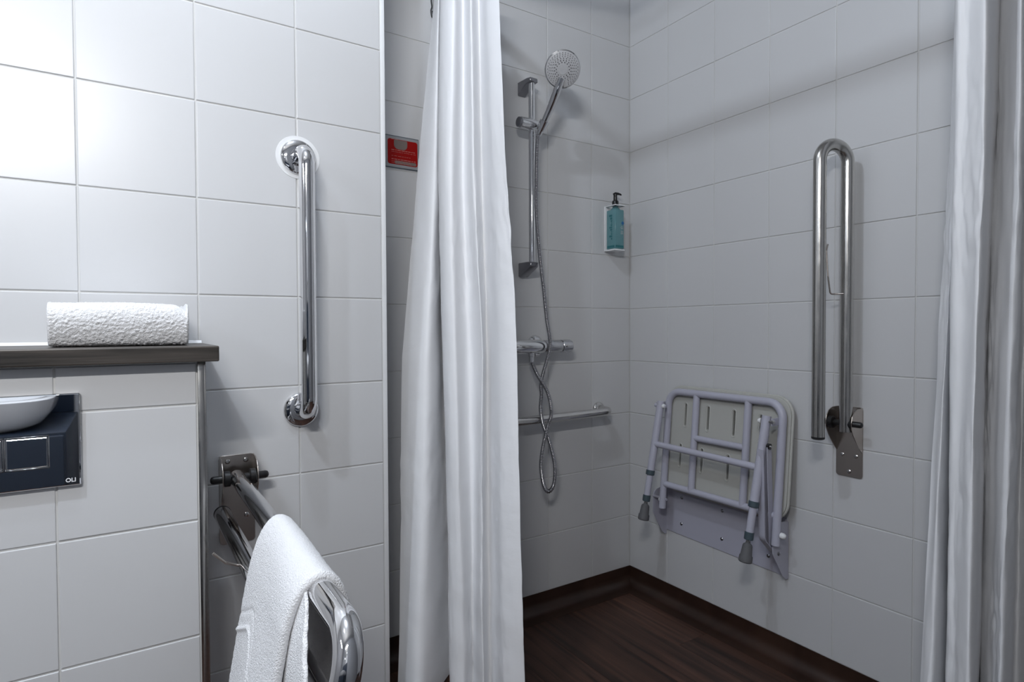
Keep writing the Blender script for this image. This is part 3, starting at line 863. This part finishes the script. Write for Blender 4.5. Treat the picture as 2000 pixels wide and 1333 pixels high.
# ------------------------------------------------------------------ soap bottle in its wall holder
bx0, bx1, bz0, bz1 = -.1275, -.0830, 1.2195, 1.3735
hold = thing('bottle_holder', (-.105, 0, 1.212), 'white plastic wall holder around the soap bottle near the shower corner', 'soap holder')
obj('back_plate', ibox(BM(), (bx0 - .004, -.0065, 1.2125), (bx1 + .006, -.0002, 1.3795), .001), M['plastic_white'], hold)
obj('base', ibox(BM(), (bx0 - .004, -.058, 1.2120), (bx1 + .003, -.006, 1.2180), .0016), M['plastic_white'], hold)
bm = BM()
ibox(bm, (bx0 - .003, -.058, 1.3765), (-.1175, -.006, 1.3800), .0008, 1); ibox(bm, (-.0945, -.058, 1.3765), (bx1 + .003, -.006, 1.3800), .0008, 1)
ibox(bm, (bx0 - .002, -.0590, 1.3765), (bx1 + .002, -.0465, 1.3800), .0008, 1)
obj('neck_clip', bm, M['plastic_white'], hold)
sb = thing('soap_bottle', (-.105, -.032, 1.2185), 'teal square pump bottle with black pump near the shower corner', 'bottle')
bm = ibox(BM(), (bx0, -.0560, 1.2188), (bx1, -.0085, bz1 - .010), .004, 3)
obj('bottle_body', bm, M['bottle'], sb)
cx, cy = -.1055, -.033
bm = lathe(BM(), [(.0185, 0), (.0155, .006), (.0098, .010), (.0096, .014)], (cx, cy, bz1 - .0105), (0, 0, 1), 28)
obj('bottle_shoulder', bm, M['bottle'], sb)
bm = lathe(BM(), [(.0120, 0), (.0125, .002), (.0120, .018), (.0105, .021), (.0072, .022), (.0068, .038), (.0072, .040), (.0070, .046), (.003, .048), (0, .048)], (cx, cy, 1.3775), (0, 0, 1), 24)
obj('pump_collar', bm, M['pump'], sb)
bm = tube(BM(), [(cx - .008, cy + .002, 1.4225), (cx, cy, 1.4250), (cx + .012, cy - .004, 1.4248), (cx + .021, cy - .007, 1.4225), (cx + .0225, cy - .0075, 1.4195)], [.003, .0055, .0045, .0032, .0024], 14)
obj('pump_spout', bm, M['pump'], sb)
obj('blue_dot', lathe(BM(), [(.0062, 0), (.0062, .0005)], (-.0905, -.0560, 1.314), (0, -1, 0), 28), M['bluedot'], sb)
bm = BM(); rnd = random.Random(2)
for zz in (1.300, 1.296, 1.292, 1.284, 1.2805, 1.277, 1.2735): ibox(bm, (-.102 + rnd.uniform(0, .003), -.0564, zz), (-.0875 - rnd.uniform(0, .003), -.0560, zz + .0010))
obj('front_print', bm, M['nozzleface'], sb, smooth=False)
bm = BM()
z = 1.345
for i in range(11):
    h = rnd.uniform(.004, .009); ibox(bm, (bx0 - .0004, -.040, z - h), (bx0, -.030 + rnd.uniform(-.006, .006), z)); z -= h + .0022
obj('side_print', bm, M['greenprint'], sb, smooth=False)
bm = BM(); ibox(bm, (bx0 + .002, -.0564, 1.2235), (bx1 - .003, -.0560, 1.2315)); ibox(bm, (bx0 - .0004, -.052, 1.2235), (bx0, -.014, 1.2315))
obj('lower_print', bm, M['greenprint'], sb, smooth=False)

# ------------------------------------------------------------------ folding shower seat
def tx(z): return -.045 - (.66 - z) * .0875           # lean of the folded seat frame
st = thing('folding_shower_seat', (0, -.42, .19), 'lilac-white fold-up shower seat with slotted board and legs on the right wall', 'shower seat')
ZT, ZBt = .7065, .300
yl_, yr_ = -.238, -.668
r_ = .0118
pth = fillet([(tx(ZBt), yl_, ZBt), (tx(ZT), yl_, ZT), (tx(ZT), yr_, ZT), (tx(ZBt), yr_, ZBt)], .046, 10)
obj('seat_frame', tube(BM(), pth, r_, 24), M['seatframe'], st)
zc = .384
obj('lower_crossbar', tube(BM(), [(tx(zc), yl_, zc), (tx(zc), yr_, zc)], r_ * .92, 20), M['seatframe'], st)
for y in (-.357, -.553):
    obj('frame_upright', tube(BM(), [(tx(ZT), y, ZT), (tx(zc), y, zc)], r_ * .95, 20), M['seatframe'], st)
obj('middle_crossbar', tube(BM(), [(tx(.56), -.357, .560), (tx(.56), -.553, .560)], r_ * .85, 20), M['seatframe'], st)
# slotted board: 2D curve with holes
cu = bpy.data.curves.new('board', 'CURVE'); cu.dimensions = '2D'; cu.fill_mode = 'BOTH'; cu.extrude = .0045; cu.bevel_depth = .0015; cu.bevel_resolution = 2
def spl(pts):
    s = cu.splines.new('POLY'); s.points.add(len(pts) - 1); s.use_cyclic_u = True
    for q, (a, b) in zip(s.points, pts): q.co = (a, b, 0, 1)
SL = []
for y, z0, z1 in ((-.303, .590, .668), (-.396, .587, .668), (-.495, .584, .667), (-.590, .580, .664), (-.290, .452, .528), (-.380, .448, .527), (-.482, .444, .524), (-.590, .440, .520)):
    SL.append((y, z0, z1))
out = rrect(-.4515 + .0, .366, 0, .7195, .05, 8)
out = rrect(.2225, .368, .6835, .7205, .052, 8)      # coordinates (-y, z')
spl(out)
for y, z0, z1 in SL:
    spl(list(reversed(rrect(-y - .0056, z0, -y + .0056, z1, .0055, 4))))
tmp = bpy.data.objects.new('tmp', cu); COL.objects.link(tmp)
dg = bpy.context.evaluated_depsgraph_get(); dg.update()
bme = bpy.data.meshes.new_from_object(tmp.evaluated_get(dg)); bpy.data.objects.remove(tmp)
bm = BM(); bm.from_mesh(bme)
def to_board(u, v, w):      # u along -y, v height, w out of the board towards the room
    return Vector((tx(v) + .0190 - w, -u, v + w * .0))
for v in bm.verts: v.co = to_board(v.co.x, v.co.y, v.co.z)
obj('seat_board', bm, M['seatboard'], st, angle=30)
for y, z0, z1 in SL:
    bm = BM(); o_ = rrect(-y - .0096, z0 - .0046, -y + .0096, z1 + .0046, .0094, 6)
    i_ = rrect(-y - .0060, z0 - .001, -y + .0060, z1 + .001, .0058, 6)
    A = [bm.verts.new(to_board(u, v, .0058)) for u, v in o_]; B = [bm.verts.new(to_board(u, v, .0074)) for u, v in [( (a[0]*.35+b[0]*.65), (a[1]*.35+b[1]*.65)) for a, b in zip(o_, i_)]]
    C = [bm.verts.new(to_board(u, v, .0068)) for u, v in i_]; D = [bm.verts.new(to_board(u, v, .0050)) for u, v in i_]
    n = len(A)
    for X, Y in ((A, B), (B, C), (C, D)):
        for k in range(n): bm.faces.new((X[k], X[(k + 1) % n], Y[(k + 1) % n], Y[k]))
    obj('slot_rim', bm, M['seatboard'], st)
shade_sheet = [to_board(u, v, -.0075) for u, v in rrect(.2260, .372, .6800, .7170, .050, 8)]
obj('slot_shade_sheet', prism(BM(), shade_sheet, (.004, 0, 0), .0005), M['black'], st)  # black sheet added behind the board so the slots look deep in shade
# rim turned round the back of the board
ring_o = [to_board(u, v, -.004) for u, v in rrect(.2205, .366, .6855, .7225, .054, 8)]
bm = BM(); tube(bm, ring_o + [ring_o[0], ring_o[1]], .0045, 10, cap=False)
obj('board_rim', bm, M['seatboard'], st)
# base plate with ears
bp = BM(); prism(bp, [(-.0005, -.190, .198), (-.0005, -.190, .362), (-.0005, -.658, .362), (-.0005, -.658, .187)], (-.0028, 0, 0), .0003)
obj('base_plate', bp, M['seatframe'], st)
for y, s in ((-.190, 1), (-.6585, -1)):
    k_ = 1.0 if s < 0 else .90
    pr = [(x * k_, z) for x, z in [(-.001, .352), (-.030, .358), (-.060, .352), (-.074, .343), (-.0785, .328), (-.0785, .272), (-.030, .196), (-.012, .1835), (-.001, .183)]]
    bm = prism(BM(), [(x, y, z) for x, z in pr], (0, s * .0026, 0), .0004)
    obj('side_ear', bm, M['seatframe'], st)
def screw(p, n, r=.0045):
    bm = lathe(BM(), [(r * 1.25, 0), (r * 1.25, .0008), (r, .002), (r * .6, .0032), (0, .0034)], p, n, 14); obj('screw', bm, M['dull_chrome'], st)
for (y, z) in ((-.2589, .2361), (-.4283, .2328), (-.261, .3292), (-.43, .3263), (-.597, .231), (-.597, .322)): screw((-.0033, y, z), (-1, 0, 0))
screw((-.050, -.6611, .268), (0, -1, 0), .005)
for y, s in ((-.225, -1), (-.681, -1)):
    x = tx(.322)
    obj('white_cap', lathe(BM(), [(.0085, 0), (.0088, .007), (.0068, .012), (.003, .0145), (0, .015)], (x + .004, y if s > 0 else y + .0, .326 if y > -.5 else .331), Vector((-.5, -.8, .0)) if y > -.5 else Vector((0, -1, 0)), 20), M['plastic_white'], st)
for ya, yb_ in ((-.190, -.252), (-.6545, -.683)): obj('hinge_pin', tube(BM(), [(tx(.331) + .004, ya, .331), (tx(.331) + .004, yb_, .331)], .0045, 12), M['seatframe'], st)
# legs
LEG = [((-.088, -.240, .662), (-.163, -.236, .292)), ((-.088, -.644, .660), (-.162, -.632, .276))]
for k, (a, b) in enumerate(LEG):
    a, b = Vector(a), Vector(b); d = (b - a).normalized(); Ln = (b - a).length
    lg = obj('leg', tube(BM(), [a - d * .012, a + d * (Ln * .625)], .0128, 24), M['seatframe'], st)
    lo_ = obj('inner_leg', tube(BM(), [a + d * (Ln * .60), a + d * (Ln * .86)], .0108, 20), M['seatframe'], lg)
    obj('collar', tube(BM(), [a + d * (Ln * .600), a + d * (Ln * .603), a + d * (Ln * .641), a + d * (Ln * .644)], [.0135, .0148, .0148, .0135], 24), M['collar'], lg)
    obj('collar', tube(BM(), [a + d * (Ln * .825), a + d * (Ln * .828), a + d * (Ln * .878), a + d * (Ln * .882)], [.0118, .0130, .0128, .0112], 24), M['collar'], lg)
    obj('threaded_stem', tube(BM(), [a + d * (Ln * .87), a + d * (Ln * .935)], .0052, 14), M['bright_steel'], lg)
    q = a + d * (Ln * .905)
    obj('rubber_foot', lathe(BM(), [(.0060, -.006), (.0066, 0), (.0120, .004), (.0135, .008), (.0158, .034), (.0182, .037), (.0188, .052), (.0165, .0545), (0, .0545)], q, d, 28), M['rubber'], lg)
    # hinge lug and bolts
    obj('lug', ibox(BM(), (-.090, a.y + (-.020 if k else .0165), a.z - .016), (tx(a.z), a.y + (-.0165 if k else .020), a.z + .006), .001), M['seatframe'], st)
    obj('hinge_bolt', tube(BM(), [(a.x, a.y - .026, a.z - .004), (a.x, a.y - .024, a.z - .004), (a.x, a.y + .024, a.z - .004), (a.x, a.y + .026, a.z - .004)], [.004, .0062, .0062, .004], 14), M['bright_steel'] if k else M['seatframe'], st)
    s = -1 if k == 0 else 1
    obj('white_cap', lathe(BM(), [(.0078, 0), (.0078, .004), (.0055, .009), (0, .010)], (a.x - .002, a.y + s * .0145, a.z - .004), (-.2, s, 0), 18), M['plastic_white'], st)
def on_leg(k, t): a, b = LEG[k]; return Vector(a).lerp(Vector(b), t)
obj('leg_crossbar', tube(BM(), [on_leg(0, .36), on_leg(1, .355)], .0105, 20), M['seatframe'], st)
# folding strut on the right-hand side
pa = Vector((-.104, -.664, .588)); pb = Vector((-.072, -.652, .290))
sd = Vector((0, 1, 0)); ax = (pb - pa).normalized(); nx_ = ax.cross(sd).normalized()
def strip(name, a, b, off_, w, t, m='seatframe'):
    o1 = a + off_; o2 = b + off_
    bm = prism(BM(), [o1 - nx_ * w, o1 + nx_ * w, o2 + nx_ * w, o2 - nx_ * w], sd * t, .0004); obj(name, bm, M[m], st)
strip('strut', pa, pb, Vector((0, -.001, 0)), .0105, .002)
strip('strut', pa + Vector((.004, 0, .0)), pb + Vector((.004, 0, 0)), Vector((0, .012, 0)), .0105, .002)
bm = BM(); tube(bm, [pa + Vector((0, -.004, 0)), pa + Vector((0, .004, 0))], .0085, 16); obj('strut_bush', bm, M['black'], st)
obj('strut_bolt', tube(BM(), [pa + Vector((0, -.0085, 0)), pa + Vector((0, -.003, 0))], [.0035, .0048], 12), M['bright_steel'], st)
pc = Vector((-.120, -.648, .578)); pd = Vector((-.108, -.646, .318))
lk = fillet([pc, pd, Vector((-.062, -.648, .272))], .03, 8)
pts_, T_, N_ = frames(lk)
rows = []
for q, t_ in zip(pts_, T_):
    nn = t_.cross(sd).normalized(); rows.append([q + nn * .001 - sd * .010, q + nn * .001 + sd * .010, q - nn * .001 + sd * .010, q - nn * .001 - sd * .010])
bm, V = grid_mesh(rows, closed_v=True); bm.faces.new(V[0]); bm.faces.new(list(reversed(V[-1])))
obj('curved_link', bm, M['seatframe'], st)

# ------------------------------------------------------------------ basin behind the viewer, on a made-up navy cabinet mirrored in place of dark clothes
vc = thing('stand_in_cabinet', (-2.165, -1.75, 0), 'made-up dark navy cabinet under the wash basin, reflected in place of the viewer in dark clothes', 'cabinet')
obj('carcass', ibox(BM(), (-2.55, YB + .002, .02), (-1.780, -1.500, .640), .003), M['navy'], vc)
obj('dark_reflection_panel', ibox(BM(), (-2.60, YB + .0005, .642), (-1.790, YB + .012, 1.036), .002), M['navy'], vc)  # added so the flush plate reflects something dark above the basin
obj('plinth', ibox(BM(), (-2.53, YB + .03, FLOOR_Z), (-1.80, -1.55, .020)), M['dark'], vc)
for x0, x1 in ((-2.546, -2.168), (-2.162, -1.784)):
    dr = obj('door', ibox(BM(), (x0, -1.4995, .03), (x1, -1.482, .632), .003), M['navy'], vc)
    hx = x1 - .03 if x0 < -2.3 else x0 + .03
    obj('knob', lathe(BM(), [(.006, 0), (.006, .012), (.012, .016), (.012, .022), (0, .024)], (hx, -1.482, .55), (0, 1, 0), 20), M['steel'], dr)
wb = thing('wash_basin', (-2.13, -1.74, .64), 'white ceramic wash basin behind the viewer, mirrored in the flush plate', 'basin')
rows = []
cxb, cyb = -2.125, -1.745
for (s, z) in ((.80, .6405), (.90, .655), (.965, .685), (.99, .715), (1.0, .727), (.985, .7315), (.93, .7315), (.90, .725), (.84, .70), (.70, .675), (.40, .665), (.12, .662)):
    row = []
    for k in range(64):
        a = 2 * PI * k / 64; c, s_ = math.cos(a), math.sin(a)
        rx, ry = .31 * s, .245 * s
        row.append(Vector((cxb + rx * math.copysign(abs(c) ** .45, c), cyb + ry * math.copysign(abs(s_) ** .45, s_), z)))
    rows.append(row)
bm, V = grid_mesh(rows, closed_v=True); bm.faces.new(V[0]); bm.faces.new(list(reversed(V[-1])))
obj('bowl', bm, M['ceramic'], wb)
bm = BM(); lathe(bm, [(.022, 0), (.02, .006), (.017, .01), (.017, .09)], (cxb, cyb - .225, .7305), (0, 0, 1), 20)
tube(bm, fillet([(cxb, cyb - .225, .80), (cxb, cyb - .19, .82), (cxb, cyb - .09, .805)], .02, 5), .009, 14)
obj('tap', bm, M['chrome'], wb)
